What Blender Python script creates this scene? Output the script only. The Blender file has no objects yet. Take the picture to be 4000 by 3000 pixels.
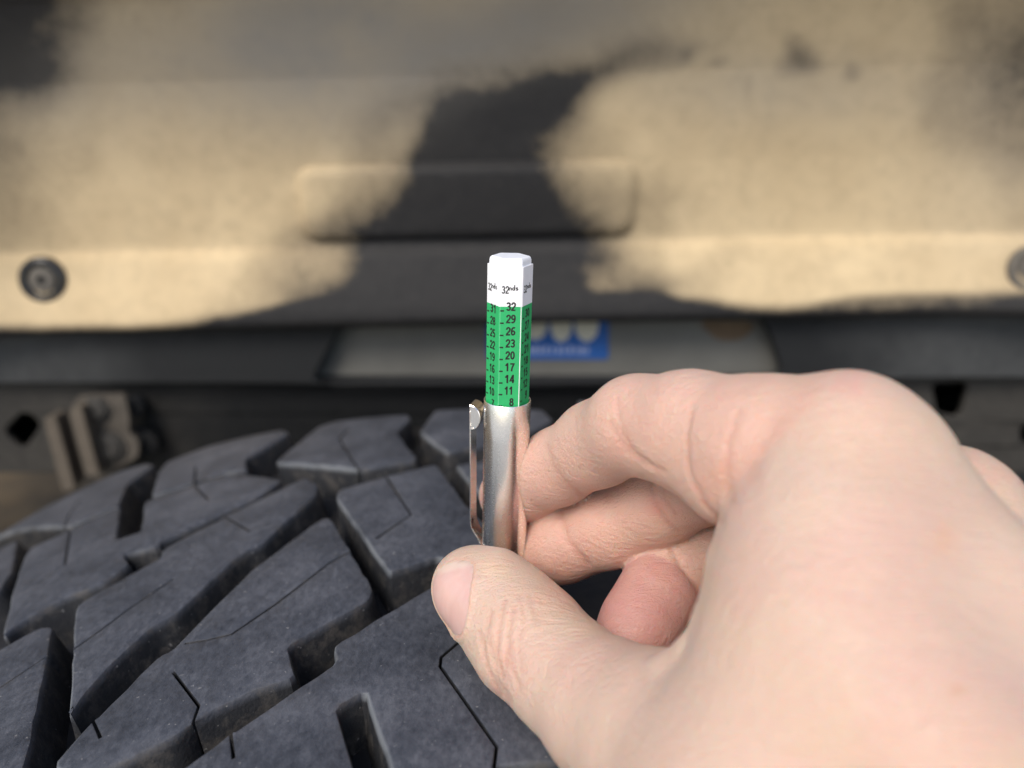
import bpy, math, random
import numpy as np
from mathutils import Vector, Matrix
from mathutils.geometry import delaunay_2d_cdt, tessellate_polygon

random.seed(4); np.random.seed(4)
scene = bpy.context.scene
COL = scene.collection

# ------------------------------------------------------------------ camera, sky, sun
F = 3000.0                      # focal length in photo pixels (photo 4000 x 3000)
PITCH = math.radians(18.0)
CAMZ = 0.905
cam_d = bpy.data.cameras.new('camera')
cam_d.sensor_width = 36.0
cam_d.lens = 36.0 * F / 4000.0
cam_d.clip_start = 0.005; cam_d.clip_end = 500
cam_d.dof.use_dof = True
cam_d.dof.focus_distance = 0.148
cam_d.dof.aperture_fstop = 9.5
cam_d.dof.aperture_blades = 0
cam = bpy.data.objects.new('camera', cam_d)
cam.location = (0, 0, CAMZ)
cam.rotation_euler = (math.radians(90) - PITCH, 0, 0)
COL.objects.link(cam); scene.camera = cam

SUN_EL, SUN_AZ = math.radians(45), math.radians(206)     # azimuth clockwise from +Y: behind the camera, to the left
w = bpy.data.worlds.new('World'); scene.world = w; w.use_nodes = True
nt = w.node_tree
sky = nt.nodes.new('ShaderNodeTexSky'); sky.sky_type = 'NISHITA'; sky.sun_disc = False
sky.sun_elevation = SUN_EL; sky.sun_rotation = SUN_AZ
sky.air_density = 1.0; sky.dust_density = 2.0
bg = nt.nodes['Background']; bg.inputs['Strength'].default_value = 0.105
nt.links.new(sky.outputs[0], bg.inputs[0])
sd = bpy.data.lights.new('sun', 'SUN'); sd.energy = 1.5; sd.angle = math.radians(26); sd.color = (1, 0.945, 0.865)
sun = bpy.data.objects.new('sun', sd)
sdir = Vector((math.sin(SUN_AZ) * math.cos(SUN_EL), math.cos(SUN_AZ) * math.cos(SUN_EL), math.sin(SUN_EL)))
sun.rotation_euler = sdir.to_track_quat('Z', 'Y').to_euler(); sun.location = (0, -2, 3)
COL.objects.link(sun)
scene.view_settings.view_transform = 'Standard'; scene.view_settings.look = 'None'
scene.view_settings.exposure = 0.82; scene.view_settings.gamma = 1
scene.cycles.use_denoising = True
scene.cycles.max_bounces = 8

# ------------------------------------------------------------------ helpers
CP, SP = math.cos(PITCH), math.sin(PITCH)
def c2w(p):                     # camera space in mm (right, up, depth) -> world metres
    p = np.asarray(p, float)
    x, y, d = p[..., 0], p[..., 1], p[..., 2]
    return np.stack([x, d * CP + y * SP, -d * SP + y * CP], -1) * 0.001 + np.array([0, 0, CAMZ])
def px(u, v, d):                # photo pixel at a depth in mm -> camera space mm
    return np.array([(u - 2000.0) / F * d, (1500.0 - v) / F * d, d])
def ray(u, v):                  # world direction through a photo pixel
    a, b = (u - 2000.0) / F, (1500.0 - v) / F
    return np.array([a, CP + b * SP, -SP + b * CP])
def at_y(u, v, y):              # where that ray meets the upright plane y
    r = ray(u, v); t = y / r[1]
    return np.array([r[0] * t, y, CAMZ + r[2] * t])

def obj(name, verts, faces, mat, parent=None, smooth=False, origin=(0, 0, 0)):
    me = bpy.data.meshes.new(name)
    v = np.asarray(verts, float) - np.asarray(origin, float)
    me.from_pydata([tuple(p) for p in v], [], [tuple(f) for f in faces])
    me.materials.append(mat)
    if smooth: me.polygons.foreach_set('use_smooth', [True] * len(me.polygons))
    me.update()
    o = bpy.data.objects.new(name, me); COL.objects.link(o)
    if parent is None: o.location = origin
    else: o.parent = parent
    return o
def empty(name, loc, label, cat, group=None):
    o = bpy.data.objects.new(name, None); o.location = loc; o.empty_display_size = 0.01; COL.objects.link(o)
    o['label'] = label; o['category'] = cat
    if group: o['group'] = group
    return o
def fix_normals(o):
    import bmesh
    bm = bmesh.new(); bm.from_mesh(o.data)
    bmesh.ops.recalc_face_normals(bm, faces=bm.faces); bm.to_mesh(o.data); bm.free()
def autosmooth(o, deg=35):
    me = o.data
    me.polygons.foreach_set('use_smooth', [True] * len(me.polygons))
    me.set_sharp_from_angle(angle=math.radians(deg))
def bevel(o, wd, seg=2, deg=30):
    m = o.modifiers.new('bevel', 'BEVEL'); m.width = wd; m.segments = seg; m.limit_method = 'ANGLE'; m.angle_limit = math.radians(deg)

class N:                        # small node-tree helper
    def __init__(s, name):
        s.m = bpy.data.materials.new(name); s.m.use_nodes = True; s.t = s.m.node_tree
        s.b = s.t.nodes['Principled BSDF']
    def n(s, typ, **kw):
        x = s.t.nodes.new(typ)
        for k, v in kw.items():
            if k in x.inputs.keys(): 
                if hasattr(v, 'links'): s.t.links.new(v, x.inputs[k])
                else: x.inputs[k].default_value = v
            else: setattr(x, k, v)
        return x
    def l(s, a, b): s.t.links.new(a, b)
    def obj_co(s): return s.n('ShaderNodeTexCoord').outputs['Object']
    def noise(s, co, scale, detail=4, rough=0.55, dist=0.0):
        x = s.n('ShaderNodeTexNoise'); s.l(co, x.inputs['Vector'])
        x.inputs['Scale'].default_value = scale; x.inputs['Detail'].default_value = detail
        x.inputs['Roughness'].default_value = rough; x.inputs['Distortion'].default_value = dist
        return x.outputs['Fac']
    def ramp(s, f, stops):
        x = s.n('ShaderNodeValToRGB'); s.l(f, x.inputs[0]); e = x.color_ramp.elements
        while len(e) < len(stops): e.new(0.5)
        for i, (p, c) in enumerate(stops):
            e[i].position = p; e[i].color = (*c, 1) if len(c) == 3 else c
        return x.outputs[0]
    def mapr(s, f, a, b, c, d):
        x = s.n('ShaderNodeMapRange'); s.l(f, x.inputs[0])
        for i, v in enumerate((a, b, c, d)): x.inputs[i + 1].default_value = v
        return x.outputs[0]
    def mix(s, f, a, b, mode='MIX'):
        x = s.n('ShaderNodeMix'); x.data_type = 'RGBA'; x.blend_type = mode
        for sock, v in ((x.inputs[0], f), (x.inputs[6], a), (x.inputs[7], b)):
            if hasattr(v, 'links'): s.l(v, sock)
            elif isinstance(v, (int, float)): sock.default_value = v
            else: sock.default_value = (*v, 1)
        return x.outputs[2]
    def math(s, op, a, b=0.0):
        x = s.n('ShaderNodeMath'); x.operation = op
        for i, v in enumerate((a, b)):
            if hasattr(v, 'links'): s.l(v, x.inputs[i])
            else: x.inputs[i].default_value = v
        return x.outputs[0]
    def bump(s, h, strength, dist, normal=None):
        x = s.n('ShaderNodeBump'); s.l(h, x.inputs['Height'])
        x.inputs['Strength'].default_value = strength; x.inputs['Distance'].default_value = dist
        if normal: s.l(normal, x.inputs['Normal'])
        return x.outputs[0]
    def scale_co(s, co, sc, rot=(0, 0, 0)):
        x = s.n('ShaderNodeMapping'); s.l(co, x.inputs[0]); x.inputs['Scale'].default_value = sc; x.inputs['Rotation'].default_value = rot
        return x.outputs[0]
    def set(s, **kw):
        for k, v in kw.items():
            k = k.replace('_', ' ')
            sock = s.b.inputs[k]
            if hasattr(v, 'links'): s.l(v, sock)
            elif isinstance(v, (int, float)): sock.default_value = v
            else: sock.default_value = (*v, 1) if len(v) == 3 and sock.type == 'RGBA' else v
        return s.m

# ------------------------------------------------------------------ materials
def mat_plain(name, col, rough=0.6, metal=0.0, var=0.15, scale=300, bumpd=0.0, spec=0.4):
    a = N(name); co = a.obj_co()
    n = a.noise(co, scale, 4)
    a.b.inputs['Specular IOR Level'].default_value = spec
    c = a.mix(n, tuple(x * (1 - var) for x in col), tuple(min(1, x * (1 + var)) for x in col))
    kw = dict(Base_Color=c, Roughness=a.mapr(n, 0.3, 0.7, rough * 0.88, min(1, rough * 1.12)), Metallic=metal)
    if bumpd: kw['Normal'] = a.bump(n, 0.6, bumpd)
    return a.set(**kw)

def mat_rubber():
    a = N('tyre_rubber'); co = a.obj_co()
    n1 = a.noise(co, 60, 5, 0.6)
    st = a.noise(a.scale_co(co, (1.0, 0.6, 0.8), (0, 0, 0.6)), 760, 5, 0.72)
    n2 = a.noise(co, 1500, 3, 0.7)
    base = a.ramp(a.math('ADD', a.math('MULTIPLY', n1, 0.5), a.math('MULTIPLY', st, 0.5)), [(0.38, (0.026, 0.030, 0.040)), (0.50, (0.049, 0.054, 0.068)), (0.62, (0.084, 0.089, 0.106))])
    worn_lit = a.n('ShaderNodeAttribute', attribute_name='worn_lit').outputs['Fac']
    base = a.mix(worn_lit, (0.017, 0.018, 0.021), base)  # walls darker than tops: shade painted in along with wear
    sp = a.ramp(a.noise(co, 900, 2, 0.5), [(0.71, (0, 0, 0)), (0.76, (1, 1, 1))])       # pale specks of grit
    base = a.mix(a.math('MULTIPLY', sp, 0.55), base, (0.30, 0.29, 0.28))
    att = a.n('ShaderNodeAttribute', attribute_name='grit').outputs['Fac']                # dry dust caught along worn lower edges
    gn = a.ramp(a.noise(co, 230, 5, 0.7), [(0.48, (0, 0, 0)), (0.66, (1, 1, 1))])
    base = a.mix(a.math('MULTIPLY', a.math('MULTIPLY', att, gn), 0.75), base, (0.080, 0.072, 0.064))
    sc = a.n('ShaderNodeAttribute', attribute_name='scuff_glint').outputs['Fac']
    base = a.mix(a.math('MULTIPLY', sc, a.mapr(n1, 0.35, 0.6, 0.3, 0.9)), base, (0.165, 0.175, 0.185))  # paler left-facing rims: sky highlight painted in along with scuffing
    h = a.math('ADD', a.math('MULTIPLY', st, 0.7), a.math('MULTIPLY', n2, 0.5))
    return a.set(Base_Color=base, Roughness=a.mapr(st, 0.3, 0.7, 0.52, 0.75), Normal=a.bump(h, 0.8, 0.0003), Specular_IOR_Level=0.45)

def mat_skin():
    a = N('skin'); co = a.obj_co()
    vc = a.n('ShaderNodeVertexColor', layer_name='tone').outputs['Color']
    m1 = a.noise(co, 55, 4, 0.6); m2 = a.noise(co, 240, 4, 0.6)
    c = a.mix(a.mapr(m1, 0.38, 0.66, 0, 0.30), vc, (0.595, 0.40, 0.32))
    c = a.mix(a.mapr(m2, 0.45, 0.75, 0, 0.22), c, (0.60, 0.43, 0.32))
    c = a.mix(a.mapr(a.noise(co, 95, 2), 0.62, 0.8, 0, 0.22), c, (0.66, 0.49, 0.40))
    v = a.n('ShaderNodeTexVoronoi', feature='DISTANCE_TO_EDGE'); a.l(a.scale_co(co, (1, 1.7, 0.55), (0.5, 0.3, 0.9)), v.inputs['Vector']); v.inputs['Scale'].default_value = 1150
    cell = a.ramp(v.outputs['Distance'], [(0.0, (0, 0, 0)), (0.12, (1, 1, 1))])
    fine = a.noise(a.scale_co(co, (1, 1, 0.25), (0.4, 0.7, 0.3)), 1500, 3, 0.6)
    wv = a.noise(a.scale_co(co, (0.22, 1, 1), (0.0, 0.25, 0.0)), 1000, 3, 0.6, 0.6)       # shallow skin folds across the hand
    h = a.math('ADD', a.math('MULTIPLY', cell, 0.30), a.math('MULTIPLY', fine, 0.55))
    nrm = a.bump(h, 0.8, 0.0002, a.bump(wv, 0.7, 0.0005))
    return a.set(Base_Color=c, Roughness=a.mapr(m2, 0.3, 0.7, 0.36, 0.52), Normal=nrm, Subsurface_Weight=1.0,
                 Subsurface_Radius=(1.0, 0.32, 0.18), Subsurface_Scale=0.0012, Specular_IOR_Level=0.45)

def mat_nail():
    a = N('nail_plate'); co = a.obj_co()
    n = a.noise(a.scale_co(co, (1, 1, 0.2)), 500, 3)
    c = a.mix(a.mapr(n, 0.4, 0.7, 0, 0.5), (0.60, 0.385, 0.335), (0.65, 0.44, 0.385))
    fe = a.n('ShaderNodeAttribute', attribute_name='free_edge').outputs['Fac']
    c = a.mix(fe, c, (0.70, 0.60, 0.48))
    return a.set(Base_Color=c, Roughness=0.22, Subsurface_Weight=0.6, Subsurface_Radius=(1, 0.35, 0.25), Subsurface_Scale=0.0012,
                 Normal=a.bump(n, 0.3, 0.0001))

def mat_steel(name, rough, col, streak=True):
    a = N(name); co = a.obj_co()
    sp = a.noise(co, 2600, 3, 0.6); n = a.noise(a.scale_co(co, (1, 1, 0.06)), 1900, 3, 0.6)
    c = a.mix(a.mapr(sp, 0.35, 0.65, 0, 1), tuple(x * 0.90 for x in col), col)
    return a.set(Base_Color=c, Metallic=1.0, Roughness=a.mapr(a.math('ADD', a.math('MULTIPLY', n, 0.3), a.math('MULTIPLY', sp, 0.7)) if streak else sp, 0.35, 0.65, rough * 0.93, rough * 1.07))

def mat_liner():
    a = N('dusty_black_plastic'); co = a.obj_co()
    dust = a.n('ShaderNodeAttribute', attribute_name='dust').outputs['Fac']
    grey_fac = a.n('ShaderNodeAttribute', attribute_name='grey_tone').outputs['Fac']
    n1 = a.noise(co, 17, 6, 0.62, 0.4); n2 = a.noise(co, 130, 5, 0.6); n3 = a.noise(co, 420, 3, 0.6)
    d = a.math('ADD', dust, a.math('ADD', a.math('MULTIPLY', a.math('SUBTRACT', n1, 0.5), 0.75), a.math('MULTIPLY', a.math('SUBTRACT', n2, 0.5), 0.45)))
    d = a.math('ADD', d, a.math('MULTIPLY', a.math('SUBTRACT', n3, 0.5), 0.35))
    f = a.mapr(d, -0.05, 1.0, 0, 1)
    tan = a.mix(a.mapr(n1, 0.3, 0.7, 0, 1), (0.53, 0.41, 0.25), (0.64, 0.505, 0.315))
    tan = a.mix(a.mapr(n2, 0.45, 0.75, 0, 0.35), tan, (0.33, 0.26, 0.17))
    blk = a.mix(n2, (0.014, 0.014, 0.015), (0.030, 0.029, 0.029))
    blk = a.mix(a.mapr(n3, 0.62, 0.75, 0, 0.25), blk, (0.13, 0.12, 0.11))
    c = a.mix(f, blk, tan)
    c = a.mix(a.math('MULTIPLY', a.math('MULTIPLY', grey_fac, a.mapr(f, 0.0, 0.5, 0.45, 1.0)), a.mapr(n1, 0.3, 0.6, 0.7, 1.0)), c, (0.275, 0.255, 0.225))
    return a.set(Base_Color=c, Specular_IOR_Level=0.22, Roughness=a.mapr(f, 0, 1, 0.6, 0.9), Normal=a.bump(n2, 0.4, 0.0012))

def mat_frame(name, shaded, dusty, x0, x1):
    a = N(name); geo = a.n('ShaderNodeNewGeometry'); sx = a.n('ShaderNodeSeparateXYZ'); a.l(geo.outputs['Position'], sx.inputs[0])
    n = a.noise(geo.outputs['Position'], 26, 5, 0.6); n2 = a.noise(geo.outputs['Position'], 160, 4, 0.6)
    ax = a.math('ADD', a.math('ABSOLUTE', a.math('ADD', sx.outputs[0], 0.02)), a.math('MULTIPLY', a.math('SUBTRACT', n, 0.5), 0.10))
    f = a.math('MULTIPLY', a.mapr(ax, x0, x1, 0, 1), a.mapr(n2, 0.25, 0.7, 0.55, 1.0))  # occlusion shade painted in towards the middle; dust at the ends
    return a.set(Base_Color=a.mix(f, shaded, dusty), Roughness=a.mapr(n2, 0.3, 0.7, 0.5, 0.7), Specular_IOR_Level=0.22, Normal=a.bump(n2, 0.5, 0.0005))

M = dict(rubber=mat_rubber(), skin=mat_skin(), nail=mat_nail(), liner=mat_liner(),
         barrel=mat_steel('brushed_steel', 0.26, (0.97, 0.95, 0.91)),
         clip=mat_steel('polished_steel', 0.13, (0.86, 0.83, 0.79), streak=False),
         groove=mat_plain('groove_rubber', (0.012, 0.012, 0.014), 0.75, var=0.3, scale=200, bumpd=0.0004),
         green=mat_plain('green_label', (0.030, 0.415, 0.135), 0.32, var=0.05, scale=900),
         white=mat_plain('white_label', (0.86, 0.86, 0.87), 0.38, var=0.02, scale=900),
         edge=mat_plain('rubbed_glint_green', (0.13, 0.52, 0.25), 0.3, var=0.25, scale=1200),
         cap=mat_plain('white_plastic', (0.84, 0.85, 0.88), 0.35, var=0.02, scale=700),
         ink=mat_plain('black_ink', (0.020, 0.022, 0.020), 0.4, var=0.3, scale=1500),
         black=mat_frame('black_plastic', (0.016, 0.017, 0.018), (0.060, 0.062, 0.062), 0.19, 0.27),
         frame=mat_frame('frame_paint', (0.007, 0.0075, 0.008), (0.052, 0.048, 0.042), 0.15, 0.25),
         cavity=mat_plain('frame_inside', (0.008, 0.008, 0.008), 0.8),
         plate=mat_plain('grey_plate_paint', (0.135, 0.132, 0.118), 0.48, var=0.25, scale=28),
         rust=mat_plain('rust', (0.135, 0.092, 0.055), 0.8, var=0.5, scale=160),
         bracket=mat_plain('dusty_bracket', (0.110, 0.092, 0.072), 0.75, var=0.35, scale=120, bumpd=0.0006, spec=0.2),
         bracket2=mat_plain('dusty_bracket_face', (0.085, 0.074, 0.061), 0.75, var=0.5, scale=150, bumpd=0.0006, spec=0.2),
         bolt=mat_plain('dull_bolt', (0.040, 0.037, 0.033), 0.7, var=0.3, scale=200),
         fast=mat_plain('fastener_plastic', (0.022, 0.022, 0.023), 0.14, var=0.2, scale=200),
         fastdust=mat_plain('fastener_dust', (0.12, 0.108, 0.092), 0.75, var=0.25, scale=200),
         blue=mat_plain('blue_sticker', (0.028, 0.105, 0.34), 0.45, var=0.12, scale=120),
         cream=mat_plain('cream_print', (0.58, 0.55, 0.44), 0.5, var=0.1, scale=120),
         pale=mat_plain('pale_blue_print', (0.30, 0.36, 0.55), 0.5, var=0.1, scale=120),
         ground=mat_plain('dirt_ground', (0.125, 0.088, 0.048), 0.95, var=0.85, scale=9, bumpd=0.02),
         bounce=mat_plain('bounce_pale', (0.46, 0.45, 0.42), 0.9, var=0.25, scale=3, bumpd=0.003))

# ------------------------------------------------------------------ ground
gv = [(-60, -60, 0), (60, -60, 0), (60, 60, 0), (-60, 60, 0)]
g = obj('ground', gv, [(0, 1, 2, 3)], M['ground']); g['kind'] = 'structure'
g = obj('bounce_sheet', [(-30, -40, 0.004), (30, -40, 0.004), (30, -0.5, 0.004), (-30, -0.5, 0.004)], [(0, 1, 2, 3)], M['bounce']); g['kind'] = 'structure'  # unseen pale sheet added behind the camera to brighten the barrel's reflection

# ------------------------------------------------------------------ tyre
TX, TY, TZ, TR, HW = -0.006, 0.172, CAMZ - 0.4962, 0.3990, 0.121
def R_of(s):
    a = np.abs(s) / HW
    return TR - 0.0032 * a ** 2 - 0.4 * np.clip(a - 0.96, 0, 9) ** 2
def tyre_pt(th, s, dep=0.0):
    r = R_of(s) - dep
    return np.array([TX + r * math.sin(th), TY + s, TZ + r * math.cos(th)])
def tyre_hit(u, v):             # ray against the tread surface -> (arc length, s)
    d = ray(u, v); o = np.array([0, 0, CAMZ])
    s = 0.0; t = None
    for _ in range(12):
        R = float(R_of(np.array(s)))
        ox, oz = o[0] - TX, o[2] - TZ
        A = d[0] ** 2 + d[2] ** 2; B = ox * d[0] + oz * d[2]; C = ox * ox + oz * oz - R * R
        disc = B * B - A * C
        t = (-B - math.sqrt(disc)) / A if disc > 0 else -B / A
        s = float(np.clip(o[1] + d[1] * t - TY, -HW * 1.15, HW * 1.03))
    p = o + d * t
    th = math.atan2(p[0] - TX, p[2] - TZ)
    return (th * TR, s)

def area2(p):
    return sum(p[i][0] * p[(i + 1) % len(p)][1] - p[(i + 1) % len(p)][0] * p[i][1] for i in range(len(p)))
def add_slit(poly, flags, line, wd):
    P0 = np.array(line[0]); best = None
    for i in range(len(poly)):
        a = np.array(poly[i]); b = np.array(poly[(i + 1) % len(poly)]); ab = b - a
        L2 = ab @ ab
        if L2 < 1e-12 or flags[i]: continue
        h = np.clip((P0 - a) @ ab / L2, 0.04, 0.96); q = a + ab * h
        dd = np.linalg.norm(P0 - q)
        if best is None or dd < best[0]: best = (dd, i, q, ab / math.sqrt(L2))
    _, i, q, e = best
    pts = [q] + [np.array(p) for p in line[1:]]
    left, right = [], []
    for k in range(len(pts)):
        d = (pts[min(k + 1, len(pts) - 1)] - pts[max(k - 1, 0)]); d = d / (np.linalg.norm(d) + 1e-12)
        n = np.array([-d[1], d[0]])
        if k == 0: left.append(q - e * wd / 2); right.append(q + e * wd / 2)
        else: left.append(pts[k] + n * wd / 2); right.append(pts[k] - n * wd / 2)
    ins = left + right[::-1]
    return poly[:i + 1] + [tuple(p) for p in ins] + poly[i + 1:], flags[:i + 1] + [True] * len(ins) + flags[i + 1:]
def offset_ring(poly, d):       # ccw ring moved inwards by d (array per vertex)
    n = len(poly); out = []
    for i in range(n):
        a, b, c = np.array(poly[i - 1]), np.array(poly[i]), np.array(poly[(i + 1) % n])
        e1 = b - a; e2 = c - b; e1 /= np.linalg.norm(e1) + 1e-12; e2 /= np.linalg.norm(e2) + 1e-12
        n1 = np.array([-e1[1], e1[0]]); n2 = np.array([-e2[1], e2[0]])
        m = n1 + n2; L = np.linalg.norm(m)
        m = n1 if L < 0.2 else m / L
        k = max(0.5, m @ n1)
        out.append(tuple(b + m * d[i] / k))
    return out
def soften(poly, r):            # cut each corner with two points, r metres from it
    out = []
    n = len(poly)
    for i in range(n):
        a, b, c = np.array(poly[i - 1]), np.array(poly[i]), np.array(poly[(i + 1) % n])
        la, lc = np.linalg.norm(a - b), np.linalg.norm(c - b)
        out.append(tuple(b + (a - b) / la * min(r, la * 0.3))); out.append(tuple(b + (c - b) / lc * min(r, lc * 0.3)))
    return out

tyre = empty('tyre', (TX, TY, TZ), 'black off road tyre with chunky angular tread blocks and dusty grooves', 'tyre')
DEPTH = 0.0115
def tread_block(pxpoly, sipes=(), bev=0.0007, raw=False):
    poly = [tuple(p) for p in pxpoly] if raw else [tyre_hit(*p) for p in pxpoly]
    if area2(poly) < 0: poly = poly[::-1]
    poly = soften(poly, 0.0010)
    rag = []
    for i in range(len(poly)):                                  # slightly ragged, worn outline
        a, b = np.array(poly[i]), np.array(poly[(i + 1) % len(poly)]); L_ = np.linalg.norm(b - a); rag.append(poly[i]); m = int(L_ / 0.0035)
        nn = np.array([-(b - a)[1], (b - a)[0]]) / (L_ + 1e-9)
        for q in range(1, m): rag.append(tuple(a + (b - a) * (q + random.uniform(-.25, .25)) / m + nn * random.gauss(0, 0.00012)))
    poly = rag
    flags = [False] * len(poly)
    for sp in sipes:
        line = [tuple(p) for p in sp] if raw else [tyre_hit(*p) for p in sp]
        poly, flags = add_slit(poly, flags, line, 0.00055)
    n = len(poly); fl = np.array(flags)
    jit = np.random.uniform(-0.00012, 0.00012, n)
    dB = np.where(fl, 0.0, -0.0013); b = np.where(fl, 0.0003, bev + jit)
    rings = [(offset_ring(poly, dB), DEPTH), (offset_ring(poly, dB * 0.12), bev + 0.0014), (poly, bev), (offset_ring(poly, b * 0.3), bev * 0.32), (offset_ring(poly, b), 0.0)]
    V, Fc, grit, worn_lit, scuff_glint = [], [], [], [], []
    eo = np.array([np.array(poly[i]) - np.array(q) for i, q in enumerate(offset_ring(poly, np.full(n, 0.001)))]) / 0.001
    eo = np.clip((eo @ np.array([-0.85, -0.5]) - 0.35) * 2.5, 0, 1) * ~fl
    for rg, dep in rings:
        for k, (a, s) in enumerate(rg):
            dd = dep
            if dep == bev and fl[k]: dd = 0.0003
            elif 0 < dep < bev and fl[k]: dd = 0.0001
            V.append(tyre_pt(a / TR, s, dd)); scuff_glint.append(eo[k] if 0 < dep <= bev else 0.0); worn_lit.append(1.0 if dep < bev * 0.5 else (0.75 if dep == bev and not fl[k] else 0.0)); grit.append(0.9 if dep >= bev else (0.6 if dep > 0 else 0.15))
    for r in range(4):
        for k in range(n):
            k2 = (k + 1) % n
            Fc.append((r * n + k, r * n + k2, (r + 1) * n + k2, (r + 1) * n + k))
    top = rings[4][0]
    ax = np.array(top); lo, hi = ax.min(0), ax.max(0)
    pts = [Vector(p) for p in top]; extra = []
    def inside(p):
        c = False
        for i in range(n):
            (x1, y1), (x2, y2) = top[i], top[i - 1]
            if (y1 > p[1]) != (y2 > p[1]) and p[0] < (x2 - x1) * (p[1] - y1) / (y2 - y1) + x1: c = not c
        return c
    st = 0.007
    for gx in np.arange(lo[0] + st / 2, hi[0], st):
        for gy in np.arange(lo[1] + st / 2, hi[1], st):
            if inside((gx, gy)) and np.min(np.hypot(ax[:, 0] - gx, ax[:, 1] - gy)) > 0.0015: extra.append((gx, gy))
    vs, es, fs, ov, oe, of = delaunay_2d_cdt(pts + [Vector(p) for p in extra], [(i, (i + 1) % n) for i in range(n)], [], 1, 1e-7)
    idx = []
    for j, p in enumerate(vs):
        src = [o for o in ov[j] if o < n]
        if src: idx.append(4 * n + src[0])
        else:
            idx.append(len(V)); V.append(tyre_pt(p[0] / TR, p[1], 0.0)); grit.append(0.0); worn_lit.append(1.0); scuff_glint.append(0.0)
    for f in fs:
        t = [idx[q] for q in f]
        if len(set(t)) >= 3: Fc.append(t)
    o = obj('tread_block', V, Fc, M['rubber'], tyre, True, (TX, TY, TZ))
    fix_normals(o); autosmooth(o, 38)
    at = o.data.attributes.new('grit', 'FLOAT', 'POINT'); at.data.foreach_set('value', np.array(grit, np.float32))
    at = o.data.attributes.new('scuff_glint', 'FLOAT', 'POINT'); at.data.foreach_set('value', np.array(scuff_glint, np.float32))
    at = o.data.attributes.new('worn_lit', 'FLOAT', 'POINT'); at.data.foreach_set('value', np.array(worn_lit, np.float32))
    return o

BL = [
 # front block with the slot
 ([(560,3105),(1312,2587),(1301,2530),(1318,2510),(1669,2300),(2000,2110),(2250,2400),(2400,2800),(2230,2975),(1940,2990),(1700,3130),(1545,3060),(1427,2695),(1310,2760),(1400,3060),(1300,3260),(700,3300)],
  [[(1930,3000),(1940,2915),(1719,2600),(1723,2566),(1830,2475)], [(905,2868),(912,2960)]]),
 ([(203,2991),(307,2869),(624,2557),(669,2540),(714,2494),(985,2223),(1266,2018),(1293,2024),(1456,2300),(1440,2345),(1122,2522),(1152,2642),(1000,2690),(814,2780),(655,2890),(452,2985),(300,3050)],
  [[(1378,2150),(1289,2196),(1076,2359),(904,2476),(800,2500),(722,2512)], [(745,2815),(776,2755),(676,2624)], [(360,2815),(392,2880)]]),
 ([(267,2802),(285,2521),(292,2390),(307,2358),(524,2233),(626,2178),(633,2147),(1000,1957),(1194,1862),(1240,1890),(1236,1930),(1022,2124),(958,2151),(814,2277),(678,2404),(601,2440),(434,2590),(325,2711)],
  [[(287,2535),(371,2476),(497,2381),(678,2259)], [(880,2018),(976,2074)]]),
 ([(9,2490),(36,2377),(41,2331),(59,2280),(95,2174),(122,2138),(226,2092),(271,2068),(470,1980),(455,2106),(551,2074),(565,1962),(590,1948),(750,1898),(882,1853),(1000,1857),(1100,1874),(1000,1943),(814,2025),(633,2110),(615,2135),(479,2163),(506,2203),(407,2275),(253,2331),(149,2390),(60,2440)],
  [[(275,2068),(253,2205),(136,2282)], [(759,1896),(814,1952)]]),
 ([(592,1936),(619,1844),(651,1805),(814,1742),(995,1697),(1104,1677),(1130,1690),(960,1790),(962,1835),(880,1845),(750,1886)],
  [[(759,1883),(764,1821)]]),
 ([(63,2070),(262,2056),(464,1976),(470,1948),(497,1889),(600,1815),(574,1810),(430,1858),(307,1907),(190,1966),(100,2025)],
  [[(253,2055),(270,2010),(316,1948)]]),
 ([(-250,2260),(0,2142),(68,2108),(48,2225),(0,2300),(-200,2420)], []),
 ([(-300,2720),(0,2535),(154,2449),(205,2446),(185,2560),(154,2702),(122,2883),(85,3010),(60,3150),(-400,3150)],
  [[(172,2566),(0,2684),(-200,2800)]]),
 ([(1312,1942),(1325,1911),(1497,1862),(1702,1811),(1800,1943),(1930,2080),(1990,2160),(1800,2222),(1710,2170),(1640,2197),(1545,2228),(1520,2235),(1450,2140)],
  [[(1502,1854),(1606,2010),(1470,2102)]]),
 ([(1075,1806),(1110,1774),(1244,1665),(1316,1643),(1592,1617),(1603,1632),(1550,1688),(1628,1790),(1610,1800),(1520,1810),(1405,1832)],
  [[(1396,1834),(1325,1713),(1362,1672)]]),
 ([(1640,1685),(1700,1602),(1880,1594),(2120,1600),(2160,1640),(2050,1700),(1900,1738),(1745,1765)], []),
 ([(1780,1815),(1890,1795),(2050,1750),(2300,1690),(2400,1880),(2100,1990),(1990,2060),(1900,1960)], []),
 ([(2330,2540),(2720,2340),(2950,2700),(2620,2950),(2470,2760)], [[(2520,2440),(2600,2700)]]),
]
blocks = [tread_block(p, s) for p, s in BL]
def copy_block(src, ang):
    c = src.copy(); c.parent = tyre; COL.objects.link(c)
    c.matrix_parent_inverse = Matrix.Identity(4); c.rotation_euler = (0, ang, 0); c.location = (0, 0, 0)
for ang, ks in ((0.50, (1, 2, 3, 4)), (0.68, (5, 6)), (-0.62, (1, 2, 3, 4, 5, 6))):
    for k in ks: copy_block(blocks[k], ang)
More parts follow.
